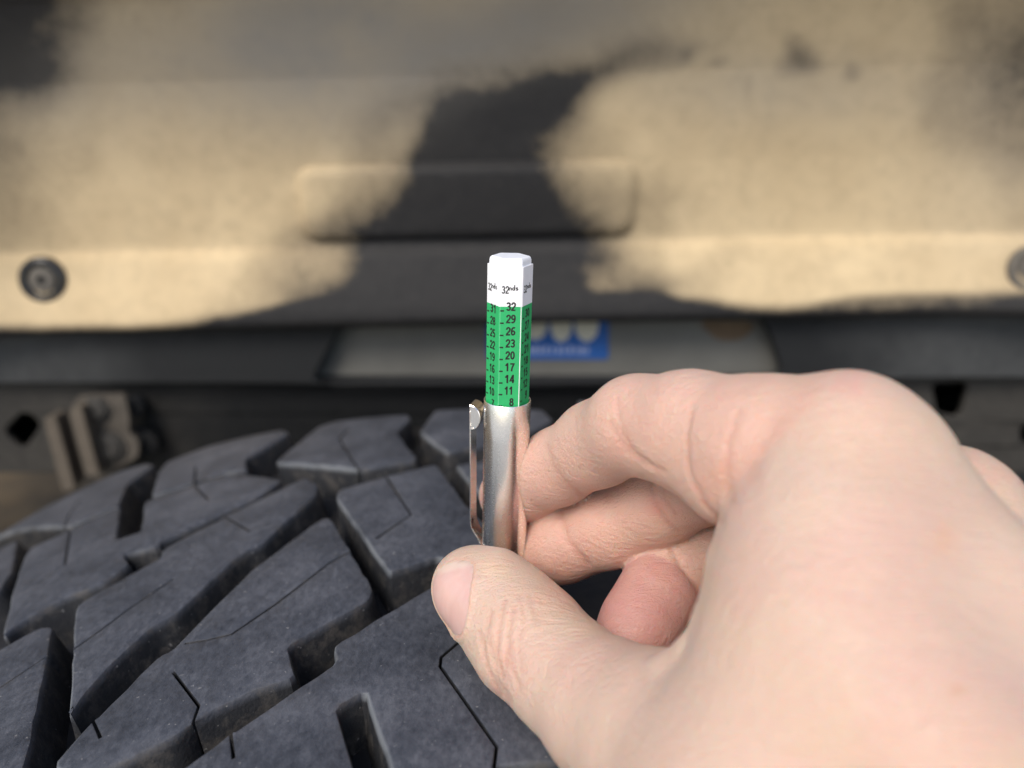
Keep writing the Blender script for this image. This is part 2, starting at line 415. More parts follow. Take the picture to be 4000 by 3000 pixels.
# carcass: tread base and sidewalls, one ring
prof = []
for s in np.linspace(-HW, HW, 15): prof.append((s, float(R_of(np.array(s))) - 0.0111))
prof = [(-0.085, 0.215), (-0.118, 0.235), (-0.132, 0.29), (-0.128, 0.345), (-0.117, 0.375)] + prof + [(0.117, 0.375), (0.128, 0.345), (0.132, 0.29), (0.118, 0.235), (0.085, 0.215)]
NS = 160; V, Fc = [], []
for i in range(NS):
    th = 2 * math.pi * i / NS
    for s, r in prof: V.append((TX + r * math.sin(th), TY + s, TZ + r * math.cos(th)))
m_ = len(prof)
for i in range(NS):
    for j in range(m_ - 1):
        Fc.append((i * m_ + j, i * m_ + j + 1, ((i + 1) % NS) * m_ + j + 1, ((i + 1) % NS) * m_ + j))
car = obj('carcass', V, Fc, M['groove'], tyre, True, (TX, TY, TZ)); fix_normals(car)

# ------------------------------------------------------------------ wheel arch liner and what shows behind the tyre
def sstep(a, b, x):
    t = np.clip((x - a) / (b - a), 0, 1); return t * t * (3 - 2 * t)
LPROF = [(0.433, -0.1000), (0.4265, -0.0998), (0.4242, -0.0980), (0.4252, -0.092), (0.4330, -0.0640), (0.4365, -0.0590), (0.4368, -0.055), (0.432, -0.015), (0.424, 0.03), (0.410, 0.066), (0.388, 0.094), (0.355, 0.116), (0.325, 0.126)]
def prof_at(t):
    seg = np.array(LPROF); d = np.r_[0, np.cumsum(np.hypot(*np.diff(seg, axis=0).T))]
    return np.interp(t, d, seg[:, 0]), np.interp(t, d, seg[:, 1]), d[-1]
_, _, LT = prof_at(0.0)
nx, nt_ = 300, 170
xs = np.linspace(-0.46, 0.46, nx); ts = np.linspace(0, LT, nt_)
py, pz, _ = prof_at(ts)
def rbox(x, z, x0, x1, z0, z1, r):
    qx = np.abs(x - (x0 + x1) / 2) - (x1 - x0) / 2 + r; qz = np.abs(z - (z0 + z1) / 2) - (z1 - z0) / 2 + r
    return np.hypot(np.maximum(qx, 0), np.maximum(qz, 0)) + np.minimum(np.maximum(qx, qz), 0) - r
X, T = np.meshgrid(xs, ts, indexing='ij'); Yb = np.broadcast_to(py, X.shape).copy(); Zb = np.broadcast_to(pz, X.shape).copy()
Yb -= 0.16 * np.clip((np.abs(X + 0.01) - 0.23) / 0.23, 0, 1) ** 2 * 0.75             # wraps round the tyre at both ends
e0, e1 = at_y(1195, 915, 0.434), at_y(2475, 642, 0.434)
rb = rbox(X, Zb, e0[0], e1[0], e0[2] - CAMZ, e1[2] - CAMZ, 0.009)
Yb -= 0.0045 * (1 - sstep(-0.003, 0.0015, rb))
Zb = Zb + 0.021 * X
Yb += 0.0012 * np.sin(X * 21 + 1) * np.sin(Zb * 60)
# dust and tone map: photo position of each vertex's own place on the panel, kept as colour on the panel
Wp = np.stack([X, Yb, Zb], -1)
dep = Wp[..., 1] * CP - Wp[..., 2] * SP; up = Wp[..., 1] * SP + Wp[..., 2] * CP
U = 2000 + F * Wp[..., 0] / dep; Vv = 1500 - F * up / dep
def blob(u, v, ru, rv, ang=0.0):
    a = math.radians(ang); du, dv = U - u, Vv - v
    p = (du * math.cos(a) + dv * math.sin(a)) / ru; q = (-du * math.sin(a) + dv * math.cos(a)) / rv
    return np.exp(-(p * p + q * q) ** 1.05)
r5 = np.random.default_rng(11); wu = np.zeros(X.shape); wv_ = np.zeros(X.shape)
for q in range(14):                                             # ragged outline of the bare patches
    k1, k2, p1, p2 = r5.normal(0, 0.011, 2), r5.normal(0, 0.011, 2), r5.uniform(0, 6.28), r5.uniform(0, 6.28)
    wu += 17 * np.sin(U * k1[0] + Vv * k1[1] + p1); wv_ += 17 * np.sin(U * k2[0] + Vv * k2[1] + p2)
U0, V0 = U, Vv; U, Vv = U + wu, Vv + wv_
dust = np.full(X.shape, 1.16)
def sub(b, k):
    global dust
    dust = dust - k * b
sub(blob(1850, 700, 380, 360), 1.35); sub(blob(1520, 1040, 470, 235, -16), 1.0); sub(blob(2100, 960, 300, 260), 0.75)
sub(blob(1800, 480, 420, 170, -22), 0.85); sub(blob(2250, 330, 430, 130, -22), 0.75); sub(blob(2620, 180, 260, 90, -24), 0.35)
sub(blob(1900, 1180, 760, 180), 1.1); sub(blob(2080, 110, 640, 170, -12), 0.42)
sub(blob(-40, 0, 760, 330, -22), 1.1); sub(blob(-80, 420, 330, 560), 0.9)  # darker towards the upper corners and outer edges
sub(blob(4050, 200, 420, 420, 30), 0.85); sub(blob(4060, 700, 190, 500), 0.45); sub(blob(3640, 480, 150, 170), 0.30)
sub(blob(3090, 180, 62, 72), 0.75); sub(blob(3280, 210, 40, 45), 0.6); sub(blob(2960, 290, 40, 45), 0.4); sub(blob(2840, 225, 34, 45), 0.45); sub(blob(2680, 190, 40, 60), 0.4)
sub(blob(2520, 860, 330, 160), 0.25); sub(blob(2330, 1120, 420, 110), 0.55); sub(blob(3000, 1000, 300, 60, -12), 0.12)
U, Vv = U0, V0
dust -= 1.1 * sstep(-0.096, -0.102, Zb - 0.021 * X)
edge = 1290 - 115 * sstep(500, 1500, U) - 15 * sstep(3050, 3400, U) + 40 * np.exp(-((U - 3000) / 260) ** 2)
dust -= 1.1 * sstep(edge - 45, edge + 15, Vv)
grey_tone = np.clip(0.95 * blob(1150, 130, 620, 300, -8) + 0.85 * blob(2150, 60, 760, 230, -16) + 0.45 * blob(3000, 330, 620, 160) + 0.28 * blob(3850, 620, 360, 520) + 0.35 * blob(250, 330, 520, 260) + 0.25 * blob(1350, 480, 420, 160), 0, 0.95) * (1 - 0.8 * blob(2040, 440, 420, 130, -22))  # greyer tone over the top and towards the sides
V = (Wp + np.array([0, 0, CAMZ])).reshape(-1, 3)
ii = np.arange(nx * nt_).reshape(nx, nt_)
Fc = np.stack([ii[:-1, :-1], ii[1:, :-1], ii[1:, 1:], ii[:-1, 1:]], -1).reshape(-1, 4)
LO = (0, 0.43, CAMZ - 0.1)
liner = empty('wheel_arch_liner', LO, 'dusty black plastic wheel arch liner with tan dirt and a bare dark streak', 'wheel arch liner')
lp = obj('liner_panel', V, Fc.tolist(), M['liner'], liner, True, LO)
so = lp.modifiers.new('solid', 'SOLIDIFY'); so.thickness = 0.003; so.offset = 1 
for nm, arr in (('dust', dust), ('grey_tone', grey_tone)):
    at = lp.data.attributes.new(nm, 'FLOAT', 'POINT'); at.data.foreach_set('value', np.clip(arr, -0.4, 1.4).astype(np.float32).ravel())

def plate(name, outline, holes, y, th, mat, parent=None, origin=(0, 0, 0), bev=0.0, yt=None):
    """upright sheet metal: outline and holes given as world (x, z), front face at y, thickness th away from the camera"""
    loops = [outline] + list(holes); pts = [p for l in loops for p in l]; n = len(pts)
    tris = tessellate_polygon([[Vector((p[0], p[1], 0)) for p in l] for l in loops])
    V = [(p[0], y, p[1]) for p in pts] + [(p[0], y + th, p[1]) for p in pts]
    Fc = [tuple(t) for t in tris] + [tuple(q + n for q in t[::-1]) for t in tris]
    k0 = 0
    for l in loops:
        m = len(l)
        for k in range(m): Fc.append((k0 + k, k0 + (k + 1) % m, n + k0 + (k + 1) % m, n + k0 + k))
        k0 += m
    o = obj(name, V, Fc, mat, parent, False, origin); fix_normals(o)
    if bev: bevel(o, bev, 2, 40)
    return o
def pz_poly(pts, y, rnd=0.0, steps=4):
    q = [at_y(u, v, y)[[0, 2]] for u, v in pts]
    if not rnd: return [tuple(p) for p in q]
    out = []
    for i in range(len(q)):
        a, b, c = q[i - 1], q[i], q[(i + 1) % len(q)]
        la, lc = np.linalg.norm(a - b), np.linalg.norm(c - b)
        p0 = b + (a - b) / la * min(rnd, la * 0.45); p1 = b + (c - b) / lc * min(rnd, lc * 0.45)
        for k in range(steps + 1):
            t = k / steps; out.append(tuple((1 - t) ** 2 * p0 + 2 * t * (1 - t) * b + t * t * p1))
    return out
# lower flange of the liner with the window in it
yf = 0.436
fo = pz_poly([(-1100, 1200), (5100, 1150), (5100, 1478), (3700, 1480), (2000, 1512), (900, 1502), (-1100, 1500)], yf)
fh = pz_poly([(1215, 1496), (1300, 1330), (1345, 1268), (2960, 1236), (3010, 1300), (3062, 1470)], yf, 0.008)
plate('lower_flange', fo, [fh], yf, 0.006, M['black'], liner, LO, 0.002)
# push-in fasteners
def lathe(c, ax, prof, seg=28):
    ax = np.array(ax, float); ax /= np.linalg.norm(ax)
    a = np.cross(ax, [0, 0, 1]) if abs(ax[2]) < 0.9 else np.cross(ax, [1, 0, 0]); a /= np.linalg.norm(a); b = np.cross(ax, a)
    V, Fc = [], []
    for r, h in prof:
        for k in range(seg):
            t = 2 * math.pi * k / seg
            V.append(np.array(c) + ax * h + (a * math.cos(t) + b * math.sin(t)) * r)
    for j in range(len(prof) - 1):
        for k in range(seg):
            k2 = (k + 1) % seg; Fc.append((j * seg + k, j * seg + k2, (j + 1) * seg + k2, (j + 1) * seg + k))
    Fc.append(tuple(range(seg))[::-1]); Fc.append(tuple((len(prof) - 1) * seg + k for k in range(seg)))
    return V, Fc
def fastener(u, v, y, dusty):
    c = at_y(u, v, y)
    V, Fc = lathe(c, (0.10 if u < 2000 else -0.1, -1, 0.12), [(0.0130, -0.004), (0.0130, 0.0006), (0.0120, 0.0020), (0.0098, 0.0026), (0.0086, 0.0020), (0.0080, 0.0004)])
    o = obj('fastener', V, Fc, M['fastdust'] if dusty else M['fast'], liner, True, LO); fix_normals(o); autosmooth(o, 50)
    V, Fc = lathe(c, (0.10 if u < 2000 else -0.1, -1, 0.12), [(0.0070, -0.002), (0.0068, 0.0018), (0.0058, 0.0024), (0.0026, 0.0024), (0.0022, 0.0004)])
    p = obj('pin', V, Fc, M['fastdust'], o, True, LO); fix_normals(p); autosmooth(p, 50)
    c2 = c + np.array([0, -0.0012, 0.0002])
    V, Fc = lathe(c2, (0, -1, 0.12), [(0.0021, -0.001), (0.0020, 0.0004)], 12)
    p2 = obj('socket', V, Fc, M['cavity'], o, False, LO); fix_normals(p2)
fastener(168, 1094, 0.4270, False)
fastener(4030, 1050, 0.4190, True)

# grey cross plate with a sticker, seen through the window of the flange
yp = 0.450
PO = tuple(at_y(2000, 1380, yp))
cp = empty('cross_plate', PO, 'grey painted metal plate behind the window in the liner, with rust at its top right', 'metal plate')
po = pz_poly([(1050, 1510), (1120, 1250), (3080, 1215), (3200, 1490)], yp)
plate('plate_sheet', po, [], yp, 0.004, M['plate'], cp, PO, 0.0008)
ru = pz_poly([(2730, 1262), (2800, 1330), (2890, 1332), (2945, 1290), (2940, 1255), (2760, 1252)], yp - 0.0006, 0.005)
plate('rust_patch', ru, [], yp - 0.0006, 0.0005, M['rust'], cp, PO)
st = plate('sticker', pz_poly([(1899, 1210), (2378, 1206), (2376, 1404), (1903, 1404)], yp - 0.001, 0.002), [], yp - 0.001, 0.0009, M['blue'], cp, PO)
V, Fc = [], []
def add_poly(pts, y):
    q = [at_y(u, v, y) for u, v in pts]; Fc.append(tuple(range(len(V), len(V) + len(q)))); V.extend(q)
def ubottom(c, w_, v0, v1, taper):
    L = []
    for k in range(9):
        t = math.pi * k / 8; L.append((c - w_ * (taper + (1 - taper) * abs(math.cos(t))) * math.cos(t), v0 + (v1 - v0) * math.sin(t) ** 0.8))
    return [(c - w_, 1212)] + L + [(c + w_, 1212)]
for c, w_, vb, tp in ((1985, 44, 1330, 0.9), (2090, 46, 1328, 0.9), (2192, 42, 1336, 0.7), (2292, 46, 1336, 0.6)): add_poly(ubottom(c, w_, 1270, vb, tp), yp - 0.0014)
lt = obj('sticker_letters', V, Fc, M['cream'], st, False, PO)
V, Fc = [], []
u = 1925
while u < 2300:
    wd = random.uniform(9, 17)
    h = random.choice([0, 0, 0, -4])
    add_poly([(u, 1356 + h), (u + wd, 1356 + h), (u + wd, 1382), (u, 1382)], yp - 0.0014); u += wd + random.choice([6, 6, 7, 14])
obj('sticker_small_print', V, Fc, M['pale'], st, False, PO)

# frame rail with punched holes
yr = 0.448
RO = tuple(at_y(2000, 1650, yr))
rail = empty('frame_rail', RO, 'dark painted chassis rail with punched holes running behind the tyre', 'chassis rail')
zt, zb = at_y(2000, 1470, yr)[2], at_y(2000, 1850, yr)[2]
ro = [(-0.6, zt), (0.6, zt), (0.6, zb), (-0.6, zb)]
h1 = pz_poly([(10, 1690), (92, 1600), (165, 1655), (90, 1762)], yr, 0.006)
h2 = pz_poly([(3640, 1496), (3786, 1492), (3752, 1632), (3662, 1618)], yr, 0.005)
h3 = pz_poly([(3985, 1665), (4060, 1660), (4050, 1740), (3990, 1735)], yr, 0.004)
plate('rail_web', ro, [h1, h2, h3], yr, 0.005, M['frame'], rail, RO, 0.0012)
def box(name, x0, x1, y0, y1, z0, z1, mat, parent, origin, bev=0.0):
    V = [(x, y, z) for x in (x0, x1) for y in (y0, y1) for z in (z0, z1)]
    Fc = [(0, 1, 3, 2), (4, 6, 7, 5), (0, 4, 5, 1), (2, 3, 7, 6), (0, 2, 6, 4), (1, 5, 7, 3)]
    o = obj(name, V, Fc, mat, parent, False, origin); fix_normals(o)
    if bev: bevel(o, bev, 2)
    return o
box('rail_back', -0.6, 0.6, yr + 0.075, yr + 0.080, zb + 0.001, zt - 0.001, M['cavity'], rail, RO)
box('rail_top', -0.6, 0.6, yr + 0.0052, yr + 0.0748, zt - 0.006, zt - 0.001, M['cavity'], rail, RO)
box('rail_bottom', -0.6, 0.6, yr + 0.0052, yr + 0.0748, zb + 0.001, zb + 0.006, M['cavity'], rail, RO)
box('floor_pan', -1.6, 1.6, yr + 0.09, 2.4, zt - 0.10, zt - 0.09, M['cavity'], rail, RO)  # unseen underside of the vehicle, added to shade the ground beyond
# dusty bracket bolted to the rail
yk = 0.425
KO = tuple(at_y(350, 1860, yk))
br = empty('bracket', KO, 'dusty tan metal bracket with two dark bolts, left of the tyre', 'bracket')
plate('bracket_plate', pz_poly([(275, 1600), (300, 1548), (488, 1542), (506, 1640), (502, 1690), (542, 1722), (540, 1785), (385, 1872), (345, 1860)], yk, 0.003), [], yk, 0.004, M['bracket2'], br, KO, 0.0012)
plate('flange', pz_poly([(268, 1604), (316, 1588), (386, 1848), (338, 1862)], yk - 0.012, 0.002), [], yk - 0.012, 0.0118, M['bracket'], br, KO, 0.002)
plate('post', pz_poly([(168, 1632), (216, 1624), (294, 1908), (246, 1925)], yk - 0.010, 0.003), [], yk - 0.010, 0.012, M['bracket'], br, KO, 0.003)
for (u, v, r) in ((382, 1598, 0.0064), (425, 1742, 0.0078)):
    c = at_y(u, v, yk)
    V, Fc = lathe(c, (0, -1, 0.05), [(r * 1.35, -0.001), (r * 1.35, 0.0015), (r * 1.05, 0.0016), (r, 0.0032), (r * 0.75, 0.0040)], 6 if r < 0.0065 else 18)
    o = obj('bolt', V, Fc, M['bolt'], br, False, KO); fix_normals(o)
for (u, v, r) in ((528, 1590, 0.0055), (562, 1728, 0.0085)):
    c = at_y(u, v, yk + 0.012)
    V, Fc = lathe(c, (0.3, -1, 0.05), [(r, -0.01), (r, 0.004), (r * 0.6, 0.005)], 14)
    o = obj('bush', V, Fc, M['cavity'], br, True, KO); fix_normals(o); autosmooth(o, 40)

# ------------------------------------------------------------------ tread depth gauge
GA = px(1982, 1558, 153.5)                                   # centre of the barrel's mouth, camera space mm
GT = px(1994, 1018, 153.5 - 28.8 * math.sin(math.radians(18.5)))
gz = GT - GA; gz /= np.linalg.norm(gz)
gy = np.array([0, 0, -1.0]); gy -= gz * (gy @ gz); gy /= np.linalg.norm(gy)     # towards the viewer
gx = np.cross(gy, gz); gx = gx if gx[0] > 0 else -gx
def G(r, a, h):                                               # a in degrees: 0 = right, 90 = towards viewer
    a = math.radians(a); return c2w(GA + gx * r * math.cos(a) + gy * r * math.sin(a) + gz * h)
def Gxy(x, y, h): return c2w(GA + gx * x + gy * y + gz * h)
GO = tuple(G(0, 0, -44))
gauge = empty('tread_depth_gauge', GO, 'pocket tread depth gauge with green scale rod and brushed steel barrel, held upright', 'tread depth gauge')
RB, RI = 4.72, 4.42
prof = [(RI, -30), (RI, -0.10), (RI + 0.06, 0.0), (RB - 0.06, 0.0), (RB, -0.10), (RB, -8), (RB, -16), (RB, -24), (RB, -32), (RB, -43.6), (RB - 0.4, -44), (0.6, -44)]
def glathe(name, prof, mat, parent, seg=96, a0=0, a1=360):
    V, Fc = [], []; full = a1 - a0 >= 360; n = seg if full else seg + 1
    for r, h in prof:
        for k in range(n): V.append(G(r, a0 + (a1 - a0) * k / seg, h))
    for j in range(len(prof) - 1):
        for k in range(n if full else n - 1):
            k2 = (k + 1) % n; Fc.append((j * n + k, j * n + k2, (j + 1) * n + k2, (j + 1) * n + k))
    if not full: 
        Fc.append(tuple(j * n for j in range(len(prof)))); Fc.append(tuple(j * n + n - 1 for j in range(len(prof))))
    o = obj(name, V, Fc, mat, parent, True, GO); fix_normals(o); autosmooth(o, 40); return o
barrel = glathe('barrel', prof, M['barrel'], gauge)
# object axis of the brushed texture: make the barrel's own z run along the gauge
def hexprism(name, r, h0, h1, mat, parent, fillet=0.28, top_round=0.0, flat=None):
    ring = []; rc = r - fillet / math.cos(math.radians(30))
    for k in range(6):
        a = math.radians(176 - 60 * k)
        for da in (30, 12, -12, -30):
            b = a + math.radians(da)
            ring.append((rc * math.cos(a) + fillet * math.cos(b), rc * math.sin(a) + fillet * math.sin(b)))
    levels = [(1.0, h0), (1.0, h1)] if not top_round else [(1.0, h0), (1.0, h1 - top_round), (1 - 0.10 * top_round / r * 2, h1 - top_round * 0.4), (1 - 0.55 * top_round / r, h1 - top_round * 0.08), (1 - 1.0 * top_round / r, h1)]
    V, Fc = [], []; n = len(ring)
    for sc, h in levels:
        for rx, ry in ring: V.append(Gxy(rx * sc, ry * sc, h))
    for j in range(len(levels) - 1):
        for k in range(n): Fc.append((j * n + k, j * n + (k + 1) % n, (j + 1) * n + (k + 1) % n, (j + 1) * n + k))
    Fc.append(tuple((len(levels) - 1) * n + k for k in range(n))); Fc.append(tuple(range(n))[::-1])
    o = obj(name, V, Fc, mat, parent, True, GO); fix_normals(o); autosmooth(o, 40)
    wn = o.modifiers.new('wn', 'WEIGHTED_NORMAL'); wn.keep_sharp = True; wn.weight = 80; return o
HR = 4.36
H_GREEN, H_TOP = 19.75, 27.15
rod = hexprism('scale_rod', HR, -8, H_GREEN, M['green'], gauge)
wl = hexprism('white_band', HR, H_GREEN + 0.002, H_TOP, M['white'], rod)
cap = hexprism('cap', HR - 0.36, H_TOP, H_TOP + 1.55, M['cap'], rod, top_round=0.75)
FL = HR * math.cos(math.radians(30))
def face_pt(fa, x, h, lift=0.012):                            # point on the flat whose outward direction is fa
    a = math.radians(fa); return Gxy((FL + lift) * math.cos(a) + x * math.sin(a), (FL + lift) * math.sin(a) - x * math.cos(a), h)
def arc(cx, cy, rx, ry, a0, a1, n=12):
    return [(cx + rx * math.cos(math.radians(a0 + (a1 - a0) * k / n)), cy + ry * math.sin(math.radians(a0 + (a1 - a0) * k / n))) for k in range(n + 1)]
GLYPH = {                                                      # centre lines of plain sans-serif characters, 0.5 wide, 1 high
 '0': [arc(.25, .5, .18, .43, 90, 450, 24)],
 '1': [[(.06, .70), (.17, .77), (.27, .93), (.30, .93), (.30, 0)]],
 '2': [[(.07, .68)] + arc(.25, .71, .18, .22, 170, -25, 10) + [(.36, .50), (.10, .19), (.07, .07), (.47, .07)]],
 '3': [arc(.24, .72, .17, .21, 160, -85, 10) + arc(.24, .29, .19, .22, 80, -160, 12)],
 '4': [[(.35, 0), (.35, .93), (.32, .93), (.05, .29), (.49, .29)]],
 '5': [[(.43, .92), (.14, .92), (.10, .52)] + arc(.25, .32, .18, .25, 130, -150, 12)],
 '6': [arc(.25, .30, .18, .23, 80, 440, 20), arc(.33, .50, .26, .43, 60, 180, 10) + [(.07, .32)]],
 '7': [[(.04, .92), (.44, .92), (.44, .86), (.28, .5), (.19, 0)]],
 '8': [arc(.25, .72, .16, .20, -90, 270, 18), arc(.25, .28, .19, .22, 90, 450, 18)],
 '9': [arc(.25, .69, .18, .24, 270, 630, 20), arc(.17, .50, .26, .43, 240, 360, 10) + [(.43, .68)]],
 'n': [[(.08, 0), (.08, .54)], [(.08, .30)] + arc(.25, .33, .16, .16, 170, 0, 8) + [(.41, 0)]],
 'd': [arc(.23, .27, .16, .21, 0, 360, 18), [(.41, 0), (.41, 1.0)]],
 's': [arc(.25, .39, .14, .105, 20, 270, 10) + arc(.25, .17, .15, .115, 90, -160, 10)],
}
def text_mesh(body, wt=0.15):
    V, Fc, x = [], [], 0.0
    for ch in body:
        for si, ln in enumerate(GLYPH[ch]):
            p = [np.array(q) for q in ln]; closed = np.linalg.norm(p[0] - p[-1]) < 1e-6; n = len(p); k0 = len(V)
            for i in range(n):
                a = p[i - 1] if i else (p[-2] if closed else p[0]); b = p[i]; c = p[i + 1] if i < n - 1 else (p[1] if closed else p[-1])
                e1 = b - a if np.linalg.norm(b - a) > 1e-9 else c - b; e2 = c - b if np.linalg.norm(c - b) > 1e-9 else b - a
                e1 = e1 / np.linalg.norm(e1); e2 = e2 / np.linalg.norm(e2)
                n1_ = np.array([-e1[1], e1[0]]); m = n1_ + np.array([-e2[1], e2[0]]); m = m / max(np.linalg.norm(m), 0.3)
                k = max(0.6, m @ n1_)
                for sg in (1, -1): V.append((x + b[0] + m[0] * wt / 2 * sg / k, b[1] + m[1] * wt / 2 * sg / k, si * 0.004))
            for i in range(n - 1): Fc.append((k0 + 2 * i, k0 + 2 * i + 1, k0 + 2 * i + 3, k0 + 2 * i + 2))
        x += 0.56
    return np.array(V), Fc
class Print:
    def __init__(s, fa): s.V, s.F, s.fa = [], [], fa
    def text(s, body, x, h, hgt, wdt, bold=0.15, lift=0.012):  # left edge x, baseline h, cap height and total width in mm
        v, f = text_mesh(body, bold)
        lo, hi = v.min(0), v.max(0)
        k = len(s.V)
        for a, b, c in v: s.V.append(face_pt(s.fa, x + (a - lo[0]) / (hi[0] - lo[0]) * wdt, h + (b - lo[1]) / (hi[1] - lo[1]) * hgt, lift + c))
        s.F += [tuple(q + k for q in p) for p in f]
    def rect(s, x0, x1, h0, h1, lift=0.012):
        k = len(s.V); s.V += [face_pt(s.fa, a, b, lift) for a, b in ((x0, h0), (x1, h0), (x1, h1), (x0, h1))]; s.F.append((k, k + 1, k + 2, k + 3))
    def done(s, mat, parent, name='printed_scale'): return obj(name, s.V, s.F, mat, parent, False, GO)
STEP = 25.4 / 32
H32 = H_GREEN - 0.80                                           # tick height of the 32 line
for fa, n0 in ((146, 31), (86, 32), (26, 30)):
    P = Print(fa)
    for n in range(n0, 0, -3):
        h = H32 - (32 - n) * STEP
        if h < -1.2: break
        P.rect(-1.95, -1.25, h - 0.15, h + 0.15)
        s_ = str(n); wd = 1.85 if len(s_) == 2 else 0.88
        if s_ == '11': wd = 1.5
        P.text(s_, -0.85 + (1.85 - wd if len(s_) == 1 else 0), h - 0.02, 1.70, wd, 0.195)
    P.text('32', -1.75, H_GREEN + 2.45, 1.48, 1.38, 0.17)
    P.text('nds', -0.44, H_GREEN + 3.05, 1.08, 1.80, 0.18)
    P.done(M['ink'], rod)
    if fa == 86:
        Q = Print(fa); Q.rect(-2.03, -1.90, -1.5, H_GREEN, 0.006); Q.done(M['edge'], rod, 'rubbed_glint')  # pale corner line: glossy highlight painted over rubbed print
        Q = Print(fa); Q.rect(1.90, 2.04, -1.5, H_GREEN, 0.008); Q.done(M['white'], rod, 'label_seam')
# clip: collar, bent leaf, hooked end
CA = 197.0
def glocal(rad, tan_, h):                                      # radial distance at the clip's azimuth, sideways, height
    a = math.radians(CA); d = gx * math.cos(a) + gy * math.sin(a); t = -gx * math.sin(a) + gy * math.cos(a)
    return c2w(GA + d * rad + t * tan_ + gz * h)
collar = glathe('clip', [(RB + 0.02, -37.5), (RB + 0.40, -37.5), (RB + 0.45, -37.4), (RB + 0.45, -32.7), (RB + 0.40, -32.6), (RB + 0.02, -32.6)], M['clip'], gauge, 60, 66, CA + 8)
def strip(name, path, half, th, mat, parent):
    V, Fc = [], []; n = len(path)
    for i, (r, h) in enumerate(path):
        a = np.array(path[max(i - 1, 0)]); b = np.array(path[min(i + 1, n - 1)]); d = (b - a) / (np.linalg.norm(b - a) + 1e-9)
        nn = np.array([d[1], -d[0]])
        for sgn in (-1, 1):
            for tt in (-half, half): V.append(glocal(r + nn[0] * th / 2 * sgn, tt, h + nn[1] * th / 2 * sgn))
    for i in range(n - 1):
        k = 4 * i
        for a, b in ((0, 1), (1, 3), (3, 2), (2, 0)): Fc.append((k + a, k + b, k + 4 + b, k + 4 + a))
    Fc.append((0, 1, 3, 2)); k = 4 * (n - 1); Fc.append((k, k + 2, k + 3, k + 1))
    o = obj(name, V, Fc, mat, parent, False, GO); fix_normals(o); bevel(o, 0.00009, 2); autosmooth(o, 30); return o
path = [(4.95, -35.0), (4.98, -33.4), (5.15, -32.5), (5.9, -31.3), (6.55, -30.4), (7.0, -29.4), (7.12, -28.2), (7.15, -25), (7.2, -18), (7.25, -10), (7.3, -4.2), (7.32, -3.0)]
leaf = strip('clip_leaf', path, 1.75, 0.34, M['clip'], collar)
V, Fc = [], []                                                  # hooked end: half disc, its round side against the barrel
L = []
for k in range(17):
    t = math.pi * k / 16; L.append((7.35 - 2.25 * math.sin(t) ** 0.9, -4.45 + 2.75 * math.cos(t)))
L = [(7.42, -7.2)] + L[::-1] + [(7.42, -1.7)]
rim = []
nL = len(L)
cx_, ch_ = 6.7, -4.45
for sc, tt in ((1.0, -1.75), (1.0, 1.65), (0.93, 1.78), (0.86, 1.78), (0.82, 1.60)):
    for r, h in L: V.append(glocal(cx_ + (r - cx_) * sc, -tt, ch_ + (h - ch_) * sc))
for j in range(4):
    for k in range(nL): Fc.append((j * nL + k, j * nL + (k + 1) % nL, (j + 1) * nL + (k + 1) % nL, (j + 1) * nL + k))
Fc.append(tuple(range(nL))); Fc.append(tuple(4 * nL + k for k in range(nL))[::-1])
hk = obj('clip_hook', V, Fc, M['clip'], collar, False, GO); fix_normals(hk); autosmooth(hk, 30)

# ------------------------------------------------------------------ the hand (signed distance field -> one mesh)
def chain(pts): return [(px(u, v, d), r) for u, v, d, r in pts]
PALM = [
 chain([(3300,1768,111,11.5),(3340,2250,105,13.0),(3500,2800,95,14),(3900,3400,86,15)]),
 chain([(3430,1900,111,11.5),(3690,2350,104,13.0),(3950,3000,95,14)]),
 chain([(3225,1950,112,12.0),(3235,2150,107,13.5),(3225,2450,103,15.0),(3165,2760,101,15.6),(2950,3050,104,15)]),
 chain([(2620,2930,115,13.5),(2950,3200,101,17),(3500,3600,90,19)]),
 chain([(3690,2040,125,11.8),(3950,2600,112,13),(4250,3400,94,15)]),
 chain([(3900,2400,143,11),(4150,2900,125,13),(4500,3500,102,15)]),
 chain([(3850,2850,150,11),(4250,3250,130,13),(4700,3700,108,15)]),
 chain([(4000,3450,92,21),(4600,4300,75,25),(5600,5800,60,29)]),
]
WEB = chain([(2880,1985,113,2.0),(2828,2200,109.5,2.1),(2775,2420,107.5,2.2),(2705,2560,108,2.6),(2640,2640,111,4)])   # free edge of the skin between thumb and index
FING = dict(
 index=chain([(3300,1768,111,11.5),(2960,1745,119,11.0),(2700,1664,127,8.95),(2490,1658,136,8.5),(2330,1735,148,8.1),(2180,1823,158,7.7),(2060,1890,166,7.4),(1988,1932,170.5,6.6)]),
 index_pad=chain([(2600,1700,131,8.0),(2740,1745,126,8.2),(2868,1850,121,8.0),(3000,1800,119,9)]),
 middle=chain([(3690,2040,125,11.8),(3200,1850,138,9.4),(2770,1868,148,8.2),(2575,1968,154,8.0),(2385,2058,161,8.1),(2200,2125,167,7.9),(2020,2180,172,7)]),
 ring=chain([(3900,2400,143,10.5),(3200,2210,152,9),(2830,2145,157,8.2),(2640,2195,158,8.1),(2612,2222,157.5,7.8)]),
 ring_tip=chain([(2612,2228,157.5,7.7),(2562,2325,153,7.3),(2500,2430,149.5,7.2),(2430,2550,146,6.7)]),
 pinky=chain([(3850,2850,150,10),(3300,2560,156,8),(2872,2385,158,7.2),(2885,2530,148,7.0),(2910,2660,138,6.4)]),
 thumb=chain([(2620,2930,115,13.5),(2387,2785,125,11.2),(2207,2638,134,9.9),(2065,2500,141,10.4),(1980,2398,146,9.7),(1902,2324,149,8.9),(1838,2292,150,7.5)]),
)
